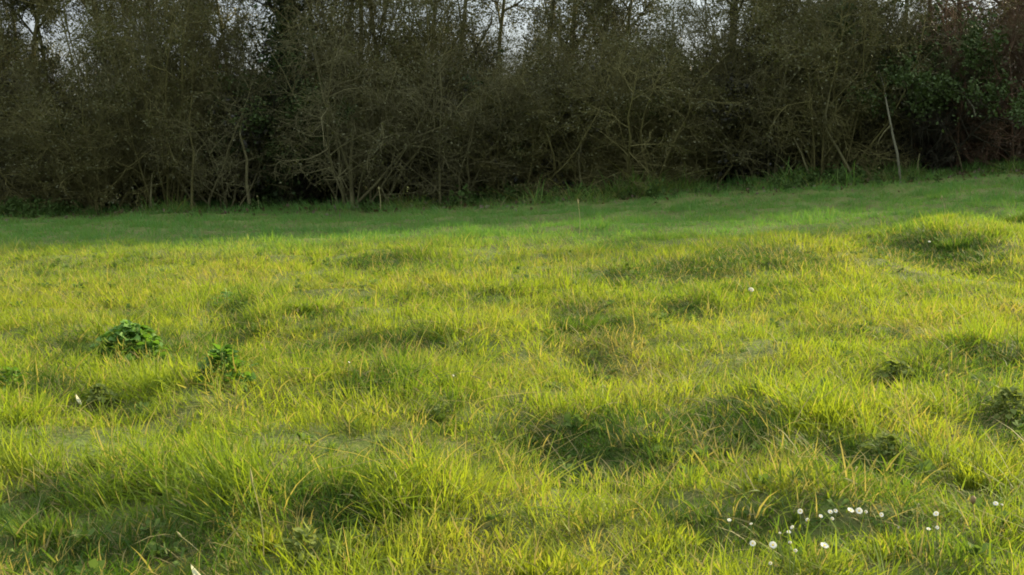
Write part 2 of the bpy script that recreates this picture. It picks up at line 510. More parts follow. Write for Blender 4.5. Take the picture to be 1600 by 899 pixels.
def scatter_group():
    g = bpy.data.node_groups.new('scatter on points', 'GeometryNodeTree')
    g.interface.new_socket('Geometry', in_out='INPUT', socket_type='NodeSocketGeometry')
    g.interface.new_socket('Geometry', in_out='OUTPUT', socket_type='NodeSocketGeometry')
    return g

def scatter(name, pts, rot, scl, idx, extra, collection, **tags):
    me = bpy.data.meshes.new(name)
    me.vertices.add(len(pts)); me.vertices.foreach_set('co', np.ascontiguousarray(pts, np.float32).ravel())
    a = me.attributes.new('turn', 'FLOAT_VECTOR', 'POINT'); a.data.foreach_set('vector', np.ascontiguousarray(rot, np.float32).ravel())
    a = me.attributes.new('size', 'FLOAT_VECTOR', 'POINT'); a.data.foreach_set('vector', np.ascontiguousarray(scl, np.float32).ravel())
    a = me.attributes.new('which', 'INT', 'POINT'); a.data.foreach_set('value', np.ascontiguousarray(idx, np.int32))
    for k, v in extra.items():
        a = me.attributes.new(k, 'FLOAT', 'POINT'); a.data.foreach_set('value', np.ascontiguousarray(v, np.float32))
    o = link(name, me)
    g = scatter_group()
    gi = g.nodes.new('NodeGroupInput'); go = g.nodes.new('NodeGroupOutput')
    ip = g.nodes.new('GeometryNodeInstanceOnPoints'); ci = g.nodes.new('GeometryNodeCollectionInfo')
    ci.inputs['Collection'].default_value = collection
    ci.inputs['Separate Children'].default_value = True
    ci.inputs['Reset Children'].default_value = True
    def na(n, t):
        x = g.nodes.new('GeometryNodeInputNamedAttribute'); x.data_type = t; x.inputs['Name'].default_value = n
        return next(s for s in x.outputs if s.enabled and s.name == 'Attribute')
    L = g.links.new
    L(gi.outputs[0], ip.inputs['Points']); L(ci.outputs[0], ip.inputs['Instance'])
    ip.inputs['Pick Instance'].default_value = True
    L(na('which', 'INT'), ip.inputs['Instance Index'])
    er = g.nodes.new('FunctionNodeEulerToRotation')
    L(na('turn', 'FLOAT_VECTOR'), er.inputs[0]); L(er.outputs[0], ip.inputs['Rotation'])
    L(na('size', 'FLOAT_VECTOR'), ip.inputs['Scale'])
    L(ip.outputs[0], go.inputs[0])
    md = o.modifiers.new('scatter', 'NODES'); md.node_group = g
    return tag(o, **tags)

def tilt_rot(a, b, c):
    """turn by c about the stem, then lean by a about X and b about Y, as XYZ euler angles"""
    ca, sa, cb, sb, cc, s_c = np.cos(a), np.sin(a), np.cos(b), np.sin(b), np.cos(c), np.sin(c)
    # M = Ry(b) Rx(a) Rz(c)
    m00 = cb * cc + sb * sa * s_c; m10 = ca * s_c; m20 = -sb * cc + cb * sa * s_c
    m21 = sb * s_c + cb * sa * cc; m22 = cb * ca
    return np.stack([np.arctan2(m21, m22), -np.arcsin(np.clip(m20, -1, 1)), np.arctan2(m10, m00)], 1)

def field_points(rng, y0, y1, dens, margin_l, margin_r, jitter=None):
    w_l = 0.42 * y1 + margin_l; w_r = 0.42 * y1 + margin_r
    n = int((w_l + w_r) * (y1 - y0) * dens)
    x = rng.uniform(-w_l, w_r, n); y = rng.uniform(y0, y1, n)
    return x, y

WEEDS_AT = [(205, 545, 118, 64), (348, 585, 104, 70), (18, 603, 62, 44), (158, 628, 76, 40), (1402, 590, 84, 40), (1578, 640, 88, 52), (356, 474, 54, 30), (1385, 708, 84, 34), (480, 868, 130, 56)]
xs, ys = [], []
for (y0, y1, dn) in ((0.6, 2.0, 160), (2.0, 3.5, 900), (3.5, 5.0, 700), (5.0, 7.5, 460), (7.5, 11.0, 280), (11.0, 15.0, 190), (15.0, 18.5, 110)):
    a, b_ = field_points(rng, y0, y1, dn, 0.7, 1.3)
    xs.append(a); ys.append(b_)
gxp = np.concatenate(xs); gyp = np.concatenate(ys)
# thin out in a clumpy way so the sward breaks into tufts with darker gaps between
cl = N3(gxp, gyp, 0.16) * 0.6 + N2(gxp, gyp, 0.07) * 0.4
keep = rng.uniform(0, 1, len(gxp)) < np.clip(0.75 + 0.70 * cl, 0.2, 1)
gxp, gyp, cl = gxp[keep], gyp[keep], cl[keep]
# closer, finer grass grows in the hollows
ex, ey = rng.uniform(-5.5, 6.5, 90000), rng.uniform(2.0, 12.0, 90000)
ek = (rng.uniform(0, 1, len(ex)) < 0.55 * blobs(SHADE_W, ex, ey)) & (np.abs(ex) < .45 * ey + .7)
gxp = np.concatenate([gxp, ex[ek]]); gyp = np.concatenate([gyp, ey[ek]]); cl = np.concatenate([cl, np.zeros(ek.sum())])
kw = np.ones(len(gxp), bool)
for px, py, w_px, h_px in WEEDS_AT:
    p_ = ground_at(px, py + h_px * .3); q_ = w_px * p_[1] / FPX * .5
    e_ = ((gxp - p_[0]) / q_) ** 2 + ((gyp - p_[1] + q_ * .5) / (q_ * 1.2)) ** 2
    kw &= ~((e_ < 1) & (rng.uniform(0, 1, len(gxp)) < .42))
gxp, gyp, cl = gxp[kw], gyp[kw], cl[kw]
dk = blobs(SHADE_W, gxp, gyp); dr = blobs(DRYW, gxp, gyp); ridge = blobs(SHADE_W, gxp, gyp, 0.8, 1.1)
far = gyp > 6.8
gz = height(gxp, gyp)
hsc = 0.72 + 0.28 * N4(gxp, gyp, 0.55) + 0.46 * N5(gxp, gyp, 0.20) + 0.22 * cl
hsc = np.clip(hsc, 0.28, 1.5) * (1 - 0.30 * dk) * (1 - 0.25 * dr) + 0.50 * ridge * (1 - dk)
hsc = np.maximum(hsc, .42) * (0.92 - 0.20 * sstep((gyp - 3.0) / 2.5))
# short turf round the daisies
pd_ = ground_at(1262, 838)
hsc = hsc * (1 - .45 * np.clip(1.3 - ((gxp - pd_[0]) / .30) ** 2 - ((gyp - pd_[1]) / .30) ** 2, 0, 1))
# the plain strip under the hedge is finer and shorter
strip = sstep((gyp + 0.45 * N2(gxp, gyp, 1.1) - 8.9) / 2.6)
hsc = hsc * (.90 - 0.22 * strip) + 0.55 * strip * np.clip(N3(gxp, gyp, .3), 0, 1) + 0.9 * sstep((gyp - 15.3) / 1.0) * np.clip(.4 + N1(gxp, gyp, .5), 0, 1.3)
idx = rng.integers(0, 4, len(gxp))
long_ = (rng.uniform(0, 1, len(gxp)) < 0.38 + 0.3 * N1(gxp, gyp, 1.1)) & (hsc > 0.6)
idx[long_] = rng.integers(4, 7, long_.sum())
idx[far] = rng.integers(7, 9, far.sum())
th = rng.uniform(0, 1, len(gxp)) < 0.10 + 0.22 * dr + 0.05 * dk
idx[th] = 9
near = gyp < 8
cp = (rng.uniform(0, 1, len(gxp)) < .13) & (gyp < 10.5); idx[cp] = 12
bf = near & ~cp & (rng.uniform(0, 1, len(gxp)) < .07); idx[bf] = 10
db = near & ~cp & (rng.uniform(0, 1, len(gxp)) < .035 + .05 * dr); idx[db] = 11
# tufts lean away from the middle of the clump they stand in
def clump(x, y): return N4(x, y, 0.55) * .5 + N5(x, y, 0.24)
e = .03
gxd = (clump(gxp + e, gyp) - clump(gxp - e, gyp)) / (2 * e); gyd = (clump(gxp, gyp + e) - clump(gxp, gyp - e)) / (2 * e)
gn = np.hypot(gxd, gyd) + 1e-6
gs = np.minimum(gn, 6) / 6 / gn
# blades sweep to the left on the left-hand side, loosely mixed on the other
sweep = 0.34 * np.clip(0.55 - gxp / (0.4 * gyp + .2), 0, 1) + 0.05
tilt_y = -sweep * rng.uniform(0.3, 1.5, len(gxp)) + rng.normal(0, 0.12, len(gxp)) + 0.12 * N4(gxp + 31, gyp, 0.6) - 0.50 * gxd * gs
tilt_x = rng.normal(0, 0.14, len(gxp)) + 0.12 * N5(gxp, gyp + 17, 0.6) + 0.50 * gyd * gs
rot = tilt_rot(tilt_x, tilt_y, rng.uniform(0, 6.283, len(gxp)))
sxy = rng.uniform(0.85, 1.25, len(gxp)) * np.where((idx == 9) | (idx == 12), 1.0, np.clip(hsc, 0.5, 1.3) ** 0.5)
scl = np.stack([sxy, sxy, np.where((idx == 9) | (idx == 12), 1.0, hsc) * rng.uniform(0.8, 1.25, len(gxp))], 1)
lush_shade = np.clip(0.85 * dk + 0.9 * np.clip(N1(gxp, gyp, 0.45) - .15, 0, 1) + 0.9 * np.clip(N2(gxp + 9, gyp, 0.20) - .35, 0, 1) + 0.12, 0, 1)  # random lush growth, plus painted shade in the dark patches
darkest = np.clip(dk * 1.5 - .25, 0, 1) * np.clip(.95 + .5 * N3(gxp, gyp, .12), 0, 1)  # patch shade carried into the blade colour
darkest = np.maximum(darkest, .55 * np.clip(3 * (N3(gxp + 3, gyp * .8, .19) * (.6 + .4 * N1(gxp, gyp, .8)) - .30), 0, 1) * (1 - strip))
dry = np.clip(dr * 1.15 + 0.6 * N2(gxp, gyp, 0.5) + 0.3 * N3(gxp, gyp + 5, .2) + 0.02, 0, 1) * (1 - 0.8 * strip) * (1 - .8 * dk)
scatter('grass', np.stack([gxp, gyp, gz], 1), rot, scl, idx, {'lush_shade': lush_shade, 'dry': dry, 'shade_cool': strip, 'dark': darkest}, proto_col,
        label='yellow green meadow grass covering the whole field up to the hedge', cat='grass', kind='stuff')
NG = len(gxp)

# low herbs between the grass (rosettes of small leaves)
herb_col = bpy.data.collections.new('herb kinds')
for k in range(4):
    n = 16
    a = rng.uniform(0, 6.283, n); el = rng.uniform(0.15, 1.1, n)
    D = np.stack([np.cos(a) * np.cos(el), np.sin(a) * np.cos(el), np.sin(el)], 1)
    L = rng.uniform(0.025, 0.065, n)[:, None]; S = np.stack([-np.sin(a), np.cos(a), 0 * a], 1)
    W = L * rng.uniform(.18, .30, n)[:, None]
    b0 = D * L * 0.25; mid = D * L * 0.65 + np.array([0, 0, 0.004]); tip = D * L - np.array([0, 0, 0.004])
    V = np.stack([b0, mid + S * W, tip, mid - S * W, mid - np.array([0, 0, .005])], 1).reshape(-1, 3)
    o = np.arange(n) * 5
    F = np.concatenate([np.stack([o, o + 1, o + 4], 1), np.stack([o + 1, o + 2, o + 4], 1), np.stack([o + 2, o + 3, o + 4], 1), np.stack([o + 3, o, o + 4], 1)])
    ob = bpy.data.objects.new('herb_kind_%02d' % k, mesh_np('herb', V, F, MAT_WEED)); herb_col.objects.link(ob)
hx = rng.uniform(-5, 6, 42000); hy = rng.uniform(2.0, 9.5, 42000)
hd = blobs(SHADE_W, hx, hy)
inside = np.abs(hx) < 0.45 * hy + 0.6
kp = inside & (rng.uniform(0, 1, len(hx)) < 0.02 + 0.07 * hd + 0.10 * np.clip(N1(hx, hy, 0.4), 0, 1))
hx, hy = hx[kp], hy[kp]
n = len(hx)
s_ = rng.uniform(0.35, 0.85, n)
scatter('low_weeds', np.stack([hx, hy, height(hx, hy) + rng.uniform(0.0, 0.03, n)], 1), np.stack([rng.normal(0, .25, n), rng.normal(0, .25, n), rng.uniform(0, 6.28, n)], 1),
        np.stack([s_, s_, s_], 1), rng.integers(0, 4, n), {}, herb_col,
        label='small grey green weed leaves growing low between the grass blades', cat='weeds', kind='stuff')

# ------------------------------------------------------------------ tussocks: each a thing of its own
def tussock(px, py, w_px, h_px, label, lush_shade=0.0, dry=0.0, lean=(-0.1, 0), straw=0.05, n=None, seed=0):
    p = ground_at(px, py, 0.0, height)
    d = p[1]; rad = w_px * d / FPX / 2; hh = h_px * d / FPX * .74
    r = np.random.default_rng(900 + seed)
    if n is None: n = int(np.clip(9000 * rad * rad * 3.14 * 0.8 + 90, 120, 900))
    a = r.uniform(0, 6.283, n); q = np.sqrt(r.uniform(0, 1, n)) * rad * 0.75
    cx = np.stack([q * np.cos(a), q * np.sin(a) * 0.7], 1)
    V, F, A = blades_mesh(r, n, rad, hh * 0.45, hh * 1.0, 0.0028, 0.0055, 5, straw, 0.75, lean, 0.42, cx)
    zoff = height(p[0] + V[::9, 0], p[1] + V[::9, 1]) - p[2]
    V[:, 2] += np.repeat(zoff, 9)[:len(V)]
    A['dark'] = np.full(len(V), max(0, lush_shade - .45)); A['lush_shade'] = np.full(len(V), lush_shade); A['dry'] = np.full(len(V), dry)
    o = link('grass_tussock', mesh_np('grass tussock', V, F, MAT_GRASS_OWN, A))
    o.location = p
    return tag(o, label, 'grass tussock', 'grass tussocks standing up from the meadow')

TUSS = [
    (1462, 350, 80, 26, 'dark rounded tussock on the crest at the edge of the hedge shade', .3, 0, (-.05, 0)),
    (1490, 392, 60, 36, 'upright dark green tussock just below the grassy crest', .9, 0, (0, 0)),
    (1590, 350, 60, 26, 'small dark tussock on the crest at the right edge of the photo', .9, 0, (0, 0)),
    (905, 525, 90, 56, 'dark grey green domed tussock in the middle of the meadow', .85, .0, (.1, 0)),
    (960, 452, 60, 26, 'small dark tussock behind the domed one in mid meadow', .6, 0, (0, 0)),
    (300, 770, 130, 48, 'wide pale tussock swept leftwards above the big dark hollow', .1, 0, (-.3, 0)),
    (405, 860, 80, 80, 'tall yellow tussock with long blades beside the lone straw stem', .1, .1, (-.12, 0)),
    (860, 905, 190, 88, 'bright yellow green tussock fanning out at the bottom edge', .0, .15, (.05, 0)),
    (1290, 660, 150, 84, 'long bladed lime green tussock beside the dark hollow', .15, 0, (-.05, 0)),
    (1080, 615, 56, 40, 'small vivid lime tussock between the two dark hollows', .0, 0, (0, 0)),
    (475, 490, 80, 40, 'mid green tussock among the yellow grass behind the bushy weeds', .5, 0, (-.15, 0)),
    (1040, 860, 120, 70, 'yellowish tussock just left of the daisy patch', .05, .2, (.05, 0)),
    (1390, 870, 150, 66, 'golden green tussock in front of the daisy patch', .05, .1, (0, 0)),
    (620, 800, 110, 86, 'lime tussock with upright blades left of the bottom tussock', .1, .0, (-.05, 0)),
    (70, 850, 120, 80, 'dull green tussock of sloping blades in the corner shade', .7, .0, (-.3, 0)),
    (1540, 760, 130, 70, 'golden tussock of fine blades behind the rightmost daisies', .0, .3, (0, 0)),
]
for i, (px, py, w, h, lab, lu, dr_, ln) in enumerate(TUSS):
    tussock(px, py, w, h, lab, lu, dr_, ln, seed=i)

# ------------------------------------------------------------------ broad-leaved weeds (leaf by leaf)
def leaf_mesh(name, mat, L=1.0, W=0.17, droop=0.5, wavy=0.03):
    K = 6
    s = np.linspace(0.0, 1, K)
    prof = np.array([0.10, 0.75, 1.0, 0.85, 0.5, 0.0])
    x = s * L * (1 - 0.12 * droop * s ** 2); z = 0.25 * s - droop * 0.55 * s ** 2.2
    V = []
    for k in range(K):
        w = W * prof[k]; wz = wavy * math.sin(k * 2.3)
        V += [(x[k], -w, z[k] + w * 0.35 + wz), (x[k], 0, z[k]), (x[k], w, z[k] + w * 0.35 - wz)]
    F = []
    for k in range(K - 1):
        a = 3 * k
        F += [(a, a + 1, a + 4, a + 3), (a + 1, a + 2, a + 5, a + 4)]
    return mesh_np(name, np.array(V), np.array(F), mat)

def broad_weed(px, py, w_px, h_px, label, olive=False, nleaf=22, seed=0, cat='weed'):
    r = np.random.default_rng(500 + seed)
    p = ground_at(px, py + h_px * 0.3, 0.0, height)
    w_px *= 1.15; h_px *= 1.25
    s = p[1] / FPX
    root = empty('broadleaf_weed', p, label, cat, 'broad leaved weeds growing in the meadow')
    mat = MAT_DOCK_OLIVE if olive else MAT_DOCK
    kinds = [leaf_mesh('weed leaf', mat, 1, r.uniform(.24, .34), r.uniform(.2, .9), .06) for _ in range(3)]
    sm = None
    for i in range(nleaf):
        o = bpy.data.objects.new('leaf', kinds[i % 3]); COL.objects.link(o); o.parent = root
        a = i * 2.399 + r.normal(0, .25); tier = i / nleaf
        rad = w_px * s * 0.5
        o.location = (math.cos(a) * rad * .75 * (1 - tier ** 2) * r.uniform(.2, 1), math.sin(a) * rad * .75 * (1 - tier ** 2) * r.uniform(.2, 1), 0.01 + tier ** .8 * h_px * s * 0.62)
        ln = rad * r.uniform(.16, .36)
        o.scale = (ln, ln * r.uniform(.9, 1.3), ln)
        o.rotation_euler = (r.normal(0, .5), -0.25 * tier + r.normal(0, .35), a + r.normal(0, .5))
    P = np.zeros((3, 4, 3)); 
    for q in range(3):
        P[q] = np.linspace([0, 0, -.01], [r.normal(0, .25) * w_px * s * .4, r.normal(0, .25) * w_px * s * .4, h_px * s * .68], 4)
        V, F = tubes(P[q:q + 1], np.full((1, 4), .0035), 5)
        link('stem', mesh_np('weed stem', V, F, MAT_STEM), root)
    return root

broad_weed(205, 545, 118, 64, 'large deep green bushy weed with broad leaves, left part of meadow', nleaf=260, seed=1)
broad_weed(348, 585, 104, 70, 'bright green arching weed with pale leaf tips beside the deep green one', nleaf=220, seed=2)
broad_weed(18, 603, 62, 44, 'dark green leafy weed cut by the left edge of the photo', nleaf=100, seed=3)
broad_weed(158, 628, 76, 40, 'low olive grey weed in front of the large deep green one', True, 120, 4)
broad_weed(1402, 590, 84, 40, 'low olive weed clump with pale top at right of meadow', True, 120, 5)
broad_weed(1578, 640, 88, 52, 'olive leafy weed heap near the right edge of the photo', True, 140, 6)
broad_weed(356, 474, 54, 30, 'small dark leafy weed far behind the two bushy green ones', False, 40, 7)
broad_weed(1385, 708, 84, 34, 'sprawling olive weed in the hollow between golden grass and daisies', True, 100, 8)
broad_weed(480, 868, 130, 56, 'curly pale olive herb at the bottom right of the straw stem', True, 80, 9)
broad_weed(690, 650, 56, 24, 'little olive weed hidden in the middle of yellow grass', True, 30, 10)

# ------------------------------------------------------------------ daisies
PETALS = None
def daisy_head(kind):
    """petals mesh and centre mesh, unit radius 1"""
    n = 22; V = []; F = []
    up = {'open': 0.12, 'half': 0.75, 'shut': 2.2}[kind]
    for ring in range(2):
        for i in range(n):
            a = (i + ring * .5) * 2 * math.pi / n; e = up + ring * .18 + 0.08 * math.sin(i * 5.1)
            L = 1.0 - 0.06 * ring - .05 * math.sin(i * 3.3)
            for (t, w) in ((.25, .07), (.65, .13), (1.0, .07)):
                rr = .25 + (t * L - .25) * math.cos(min(e, 1.45)); zz = (t - .25) * math.sin(min(e, 1.45)) + .02 * ring
                for sgn in (-1, 1):
                    V.append((rr * math.cos(a) - sgn * w * math.sin(a), rr * math.sin(a) + sgn * w * math.cos(a), zz))
            o = len(V) - 6
            F += [(o, o + 1, o + 3, o + 2), (o + 2, o + 3, o + 5, o + 4)]
    petals = mesh_np('daisy petals', np.array(V), np.array(F), MAT_PETAL)
    V = [(0, 0, .20)]; F3 = []; 
    for k, (rr, zz) in enumerate(((.18, .17), (.30, .08), (.30, -.05))):
        for i in range(10): V.append((rr * math.cos(i * .6283), rr * math.sin(i * .6283), zz))
    T = np.array([(0, 1 + i, 1 + (i + 1) % 10) for i in range(10)])
    Q = np.array([(1 + k * 10 + i, 11 + k * 10 + i, 11 + k * 10 + (i + 1) % 10, 1 + k * 10 + (i + 1) % 10) for k in range(2) for i in range(10)])
    centre = mesh_np('daisy centre', np.array(V), [T, Q], MAT_YELLOW)
    return petals, centre
HEADS = {k: daisy_head(k) for k in ('open', 'half', 'shut')}

def daisy(px, py, r_px, label, kind='open', stem_h=0.075, seed=0):
    r = np.random.default_rng(300 + seed)
    base = ground_at(px, py, stem_h, height)
    rad = r_px * base[1] / FPX
    root = empty('daisy', base, label, 'daisy', 'white daisies in the meadow')
    lx, ly = r.normal(0, .010), r.normal(0, .008)
    P = np.array([[[-lx, -ly, -.01], [-lx * .6, -ly * .4, stem_h * .35], [-lx * .1, 0, stem_h * .7], [0, 0, stem_h]]])
    V, F = tubes(P, np.array([[.0014, .0012, .0011, .0011]]), 5)
    link('stem', mesh_np('daisy stem', V, F, MAT_STEM), root)
    tilt = (r.uniform(.15, .9), r.normal(0, .35), 0)
    for nm, me in zip(('petals', 'flower_centre'), HEADS[kind]):
        o = link(nm, me, root)
        o.location = (0, 0, stem_h); o.rotation_euler = tilt; o.scale = (rad, rad, rad)
    return root

DAISIES = [
 (215, 642, 5, 'lone small daisy furthest left of the daisy patch', 'open'),
 (318, 665, 4.5, 'small daisy second from the left in the back of the daisy patch', 'half'),
 (325, 752, 7, 'daisy on a slanting pale stem, leftmost of the front row', 'open'),
 (420, 760, 9, 'largest bright white daisy in the front row of the patch', 'open'),
 (452, 707, 4, 'tiny daisy just above the largest bright one', 'half'),
 (495, 698, 5, 'lower of two touching daisies in the middle left of the patch', 'open'),
 (511, 677, 5, 'upper of two touching daisies in the middle left of the patch', 'open'),
 (500, 748, 5, 'dull small daisy between the largest one and the broad front one', 'half'),
 (525, 791, 5.5, 'lowest bright daisy in the grass below the front row', 'half'),
 (548, 609, 6, 'daisy at the left end of the back row', 'open'),
 (583, 645, 6, 'daisy just below the left end of the back row', 'half'),
 (645, 626, 5, 'faint daisy between the left end and centre of the back row', 'open'),
 (690, 605, 6, 'left one of a flat pair at the centre of the back row', 'open'),
 (714, 606, 5, 'right one of a flat pair at the centre of the back row', 'open'),
 (697, 641, 5.5, 'daisy directly under the flat pair in the back row', 'half'),
 (785, 602, 8, 'wide white daisy at the left of the brightest trio in the back row', 'open'),
 (825, 602, 8, 'wide white daisy in the middle of the brightest trio in the back row', 'open'),
 (855, 614, 5, 'small daisy at the right of the brightest trio in the back row', 'half'),
 (930, 618, 5.5, 'greyish daisy right of the brightest trio, half hidden by grass', 'open'),
 (662, 762, 10, 'broad front daisy seen from the side, right end of front row', 'open'),
 (1010, 683, 5, 'closed daisy bud leaning left on a long pale stem', 'shut'),
 (1187, 612, 6.5, 'upright daisy standing apart at the right above a bare stem', 'open'),
 (1152, 684, 5, 'left one of two low daisies under the upright apart one', 'open'),
 (1192, 680, 4.5, 'right one of two low daisies under the upright apart one', 'open'),
 (1467, 568, 6, 'daisy with dark underside near the right edge of the photo', 'open'),
 (1495, 572, 4, 'tiny half shut daisy nearest to the right edge of the photo', 'half'),
 (408, 853, 5, 'dim daisy sunk in the grass at the bottom edge', 'half'),
]
for i, (zx, zy, rp, lab, kd) in enumerate(DAISIES):
    daisy(1068 + zx / 3.008, 600 + zy / 3.008, rp * .72, lab, kd, 0.085, i)
daisy(1173, 455, 5.5, 'single white flower far behind the daisy patch, in the sunny slope', 'half', .11, 40)
daisy(1452, 379, 2.6, 'small white flower below the grassy crest, beside the dark tussock', 'half', .13, 41)
daisy(545, 567, 2.4, 'pale small flower in front of the long dark hollow', 'half', .11, 42)
daisy(708, 588, 2.2, 'pale tiny flower right of the long dark hollow', 'half', .11, 43)

# seed head
def seed_head(px, py, label, seed):
    p = ground_at(px, py, .10, height)
    root = empty('seed_head', p, label, 'seed head')
    P = np.array([[[.015, 0, -.01], [.01, 0, .04], [.003, 0, .075], [0, 0, .10]]])
    V, F = tubes(P, np.full((1, 4), .0013), 5); link('stem', mesh_np('seed stem', V, F, MAT_STRAW), root)
    P = np.array([[[0, 0, .098], [0, 0, .104], [0, 0, .112], [0, 0, .118]]])
    V, F = tubes(P, np.array([[.002, .006, .0065, .001]]), 8); link('head', mesh_np('seed head', V, F, MAT_SEED), root)
seed_head(1068 + 1360 / 3.008, 600 + 565 / 3.008, 'brown dead flower head between the upright daisy and the right edge', 0)

# pale fallen leaves
def pale_leaf(px, py, L_px, ang, label, mat, name='pale_leaf', wid=0.16):
    p = ground_at(px, py, 0.07, height)
    s = p[1] / FPX * L_px
    me = leaf_mesh('pale leaf', mat, 1, wid, .15, .01)
    o = link(name, me); o.location = (p[0], p[1], p[2] + .035)
    o.scale = (s, s, s); o.rotation_euler = (R(90), -R(90 + ang) , 0)
    o.rotation_euler = (R(75), -R(ang), 0)
    return tag(o, label, 'leaf')
pale_leaf(318, 888, 40, 116, 'cream bleached leaf standing on end at the bottom left edge', MAT_CREAM)
pale_leaf(127, 617, 20, 110, 'pale yellow leaf standing in the grass left of the olive weed', MAT_CREAM)
pale_leaf(352, 892, 26, 100, 'grey green withered leaf right of the cream one', MAT_DOCK_OLIVE, wid=.3)
pale_leaf(175, 896, 30, 105, 'dull green upright leaf at the bottom edge, left of the cream one', MAT_DOCK_OLIVE, wid=.3)

# dry stems
def straw_stem(px0, py0, px1, py1, label, r=0.0013):
    p = ground_at(px0, py0, 0, height)
    q = at_depth(px1, py1, p[1] + 0.02)
    d = q - p
    t = np.linspace(0, 1, 6)[:, None]
    P = (d[None] * t + np.array([[.012, 0, 0]]) * np.sin(t * 3.1))[None]
    P[0, 0, 2] -= .02
    V, F = tubes(P, np.full((1, 6), r) * np.linspace(1.2, .6, 6)[None], 5)
    root = link('straw_stem', mesh_np('straw stem', V, F, MAT_STRAW)); root.location = p
    tag(root, label, 'dry stem', 'dry straw coloured stems')
    K = 8; e = P[0, -1]; dd = d / np.linalg.norm(d); L = np.linalg.norm(d) * .14
    P2 = (e[None] + dd[None] * np.linspace(-.3, 1, K)[:, None] * L)[None]
    V, F = tubes(P2, (r * np.array([.5, 1.4, 2.0, 2.2, 2.0, 1.5, .9, .2]))[None], 5)
    link('seed_spike', mesh_np('seed spike', V, F, MAT_STRAW), root)
straw_stem(410, 899, 393, 752, 'long upright straw stem at the bottom left, beside the tall tussock')
straw_stem(955, 645, 944, 606, 'short thick straw stem above the dark hollow in mid meadow', .0024)
straw_stem(982, 640, 977, 610, 'short straw stem right of the thick one in mid meadow', .0020)
straw_stem(330, 895, 282, 838, 'straw stem slanting left above the cream leaf')
straw_stem(72, 752, 48, 712, 'short straw stem slanting left near the left edge')
straw_stem(635, 810, 618, 745, 'thin straw stem left of centre near the bottom')
straw_stem(1003, 755, 1000, 722, 'pale thin stem right of the dark green hollow')
straw_stem(1590, 870, 1600, 815, 'straw stem leaning right at the right edge')
straw_stem(1435, 820, 1435, 790, 'bare thin stem left of the upright apart daisy')
straw_stem(1363, 640, 1366, 612, 'short bleached stem beside the olive clump at right')
straw_stem(905, 372, 903, 318, 'thin tall dry stem rising at the edge of the hedge shade', .003)
straw_stem(1476, 345, 1472, 310, 'pale thin stem standing on the grassy crest', .003)
straw_stem(594, 330, 592, 296, 'pale short stem in front of the hedge left of centre', .007)
straw_stem(403, 330, 402, 308, 'small pale stem in front of the hedge, under the ivy clad tree', .006)

# ------------------------------------------------------------------ hedge shrubs
def shrub_kind(seed, H=2.6, W=0.9, stems=8, n1=12, n2=9, n3=5, barkk='olive', leafk='olive', leaves=5000, lsize=.022,
               up=0.05, tight=0.35, rstem=.017, droop=0.0, high=0, b0=.06):
    rg = np.random.default_rng(seed)
    a = rg.uniform(0, 6.283, stems); r0 = rg.uniform(0.02, 0.28, stems)
    S = np.stack([r0 * np.cos(a), r0 * np.sin(a), np.full(stems, -.08)], 1)
    lean = rg.uniform(.05, tight, stems) * 1.3
    D = np.stack([np.cos(a) * lean, np.sin(a) * lean, np.ones(stems)], 1)
    L = H * rg.uniform(.72, 1.08, stems)
    P0 = grow(rg, S, D, L, 9, .13, .03)
    R0 = (rstem * rg.uniform(.6, 1.3, stems))[:, None] * np.linspace(1, .28, 9)[None]
    P1, R1 = offshoots(rg, P0, R0, n1, b0, .97, (30, 85), W * .45, W * 1.05, .009, 6, .22, up - droop, .4, .35)
    P2, R2 = offshoots(rg, P1, R1, n2, .15, 1.0, (25, 80), .20, .50, .0045, 5, .28, up * .8 - droop, .45, .3)
    P3, R3 = offshoots(rg, P2, R2, n3, .1, 1.0, (25, 85), .07, .20, .0026, 3, .25, .02, .5)
    parts = []
    for k in range(stems):
        V, F = tubes(P0[k:k + 1], R0[k:k + 1], 6)
        parts.append(('stem', mesh_np('shrub stem', V, F, BARK[barkk]), None))
    V, F = tubes(P1, R1, 4); parts.append(('branches', mesh_np('shrub branches', V, F, BARK[barkk]), 'stuff'))
    V2, F2 = tubes(P2, R2, 3); V3, F3 = tubes(P3, R3, 3)
    parts.append(('twigs', mesh_np('shrub twigs', np.concatenate([V2, V3]), np.concatenate([F2, F3 + len(V2)]), BARK[barkk]), 'stuff'))
    if leaves:
        tips = np.concatenate([P3[:, -1], P3[:, 1], P2[:, -1]])
        # clumpy selection so the crown has denser and thinner places
        nn = N1(tips[:, 0] * 3 + seed, tips[:, 2] * 3, .9) + N2(tips[:, 1] * 3, tips[:, 2] * 3 + seed, .9)
        w = np.clip(.5 + nn, .03, None); w /= w.sum()
        if high: w = w * (tips[:, 2] > high - .35 * np.abs(tips[:, 0])); w /= w.sum()
        C = tips[rg.choice(len(tips), leaves, p=w)] + rg.normal(0, .02, (leaves, 3))
        C[:, 2] = np.maximum(C[:, 2], .03)
        V, F = leaf_quads(rg, C, lsize)
        parts.append(('leaves', mesh_np('shrub leaves', V, F, LEAF[leafk]), 'stuff'))
    return parts

def place_shrub(name, parts, x, y, rz, s, label, cat, group, sz=None):
    root = empty(name, (x, y, float(height(x, y))), label, cat, group, rz, s)
    if sz: root.scale = (s, s, sz)
    for nm, me, kd in parts:
        o = link(nm, me, root)
        if kd: o['kind'] = kd
    return root

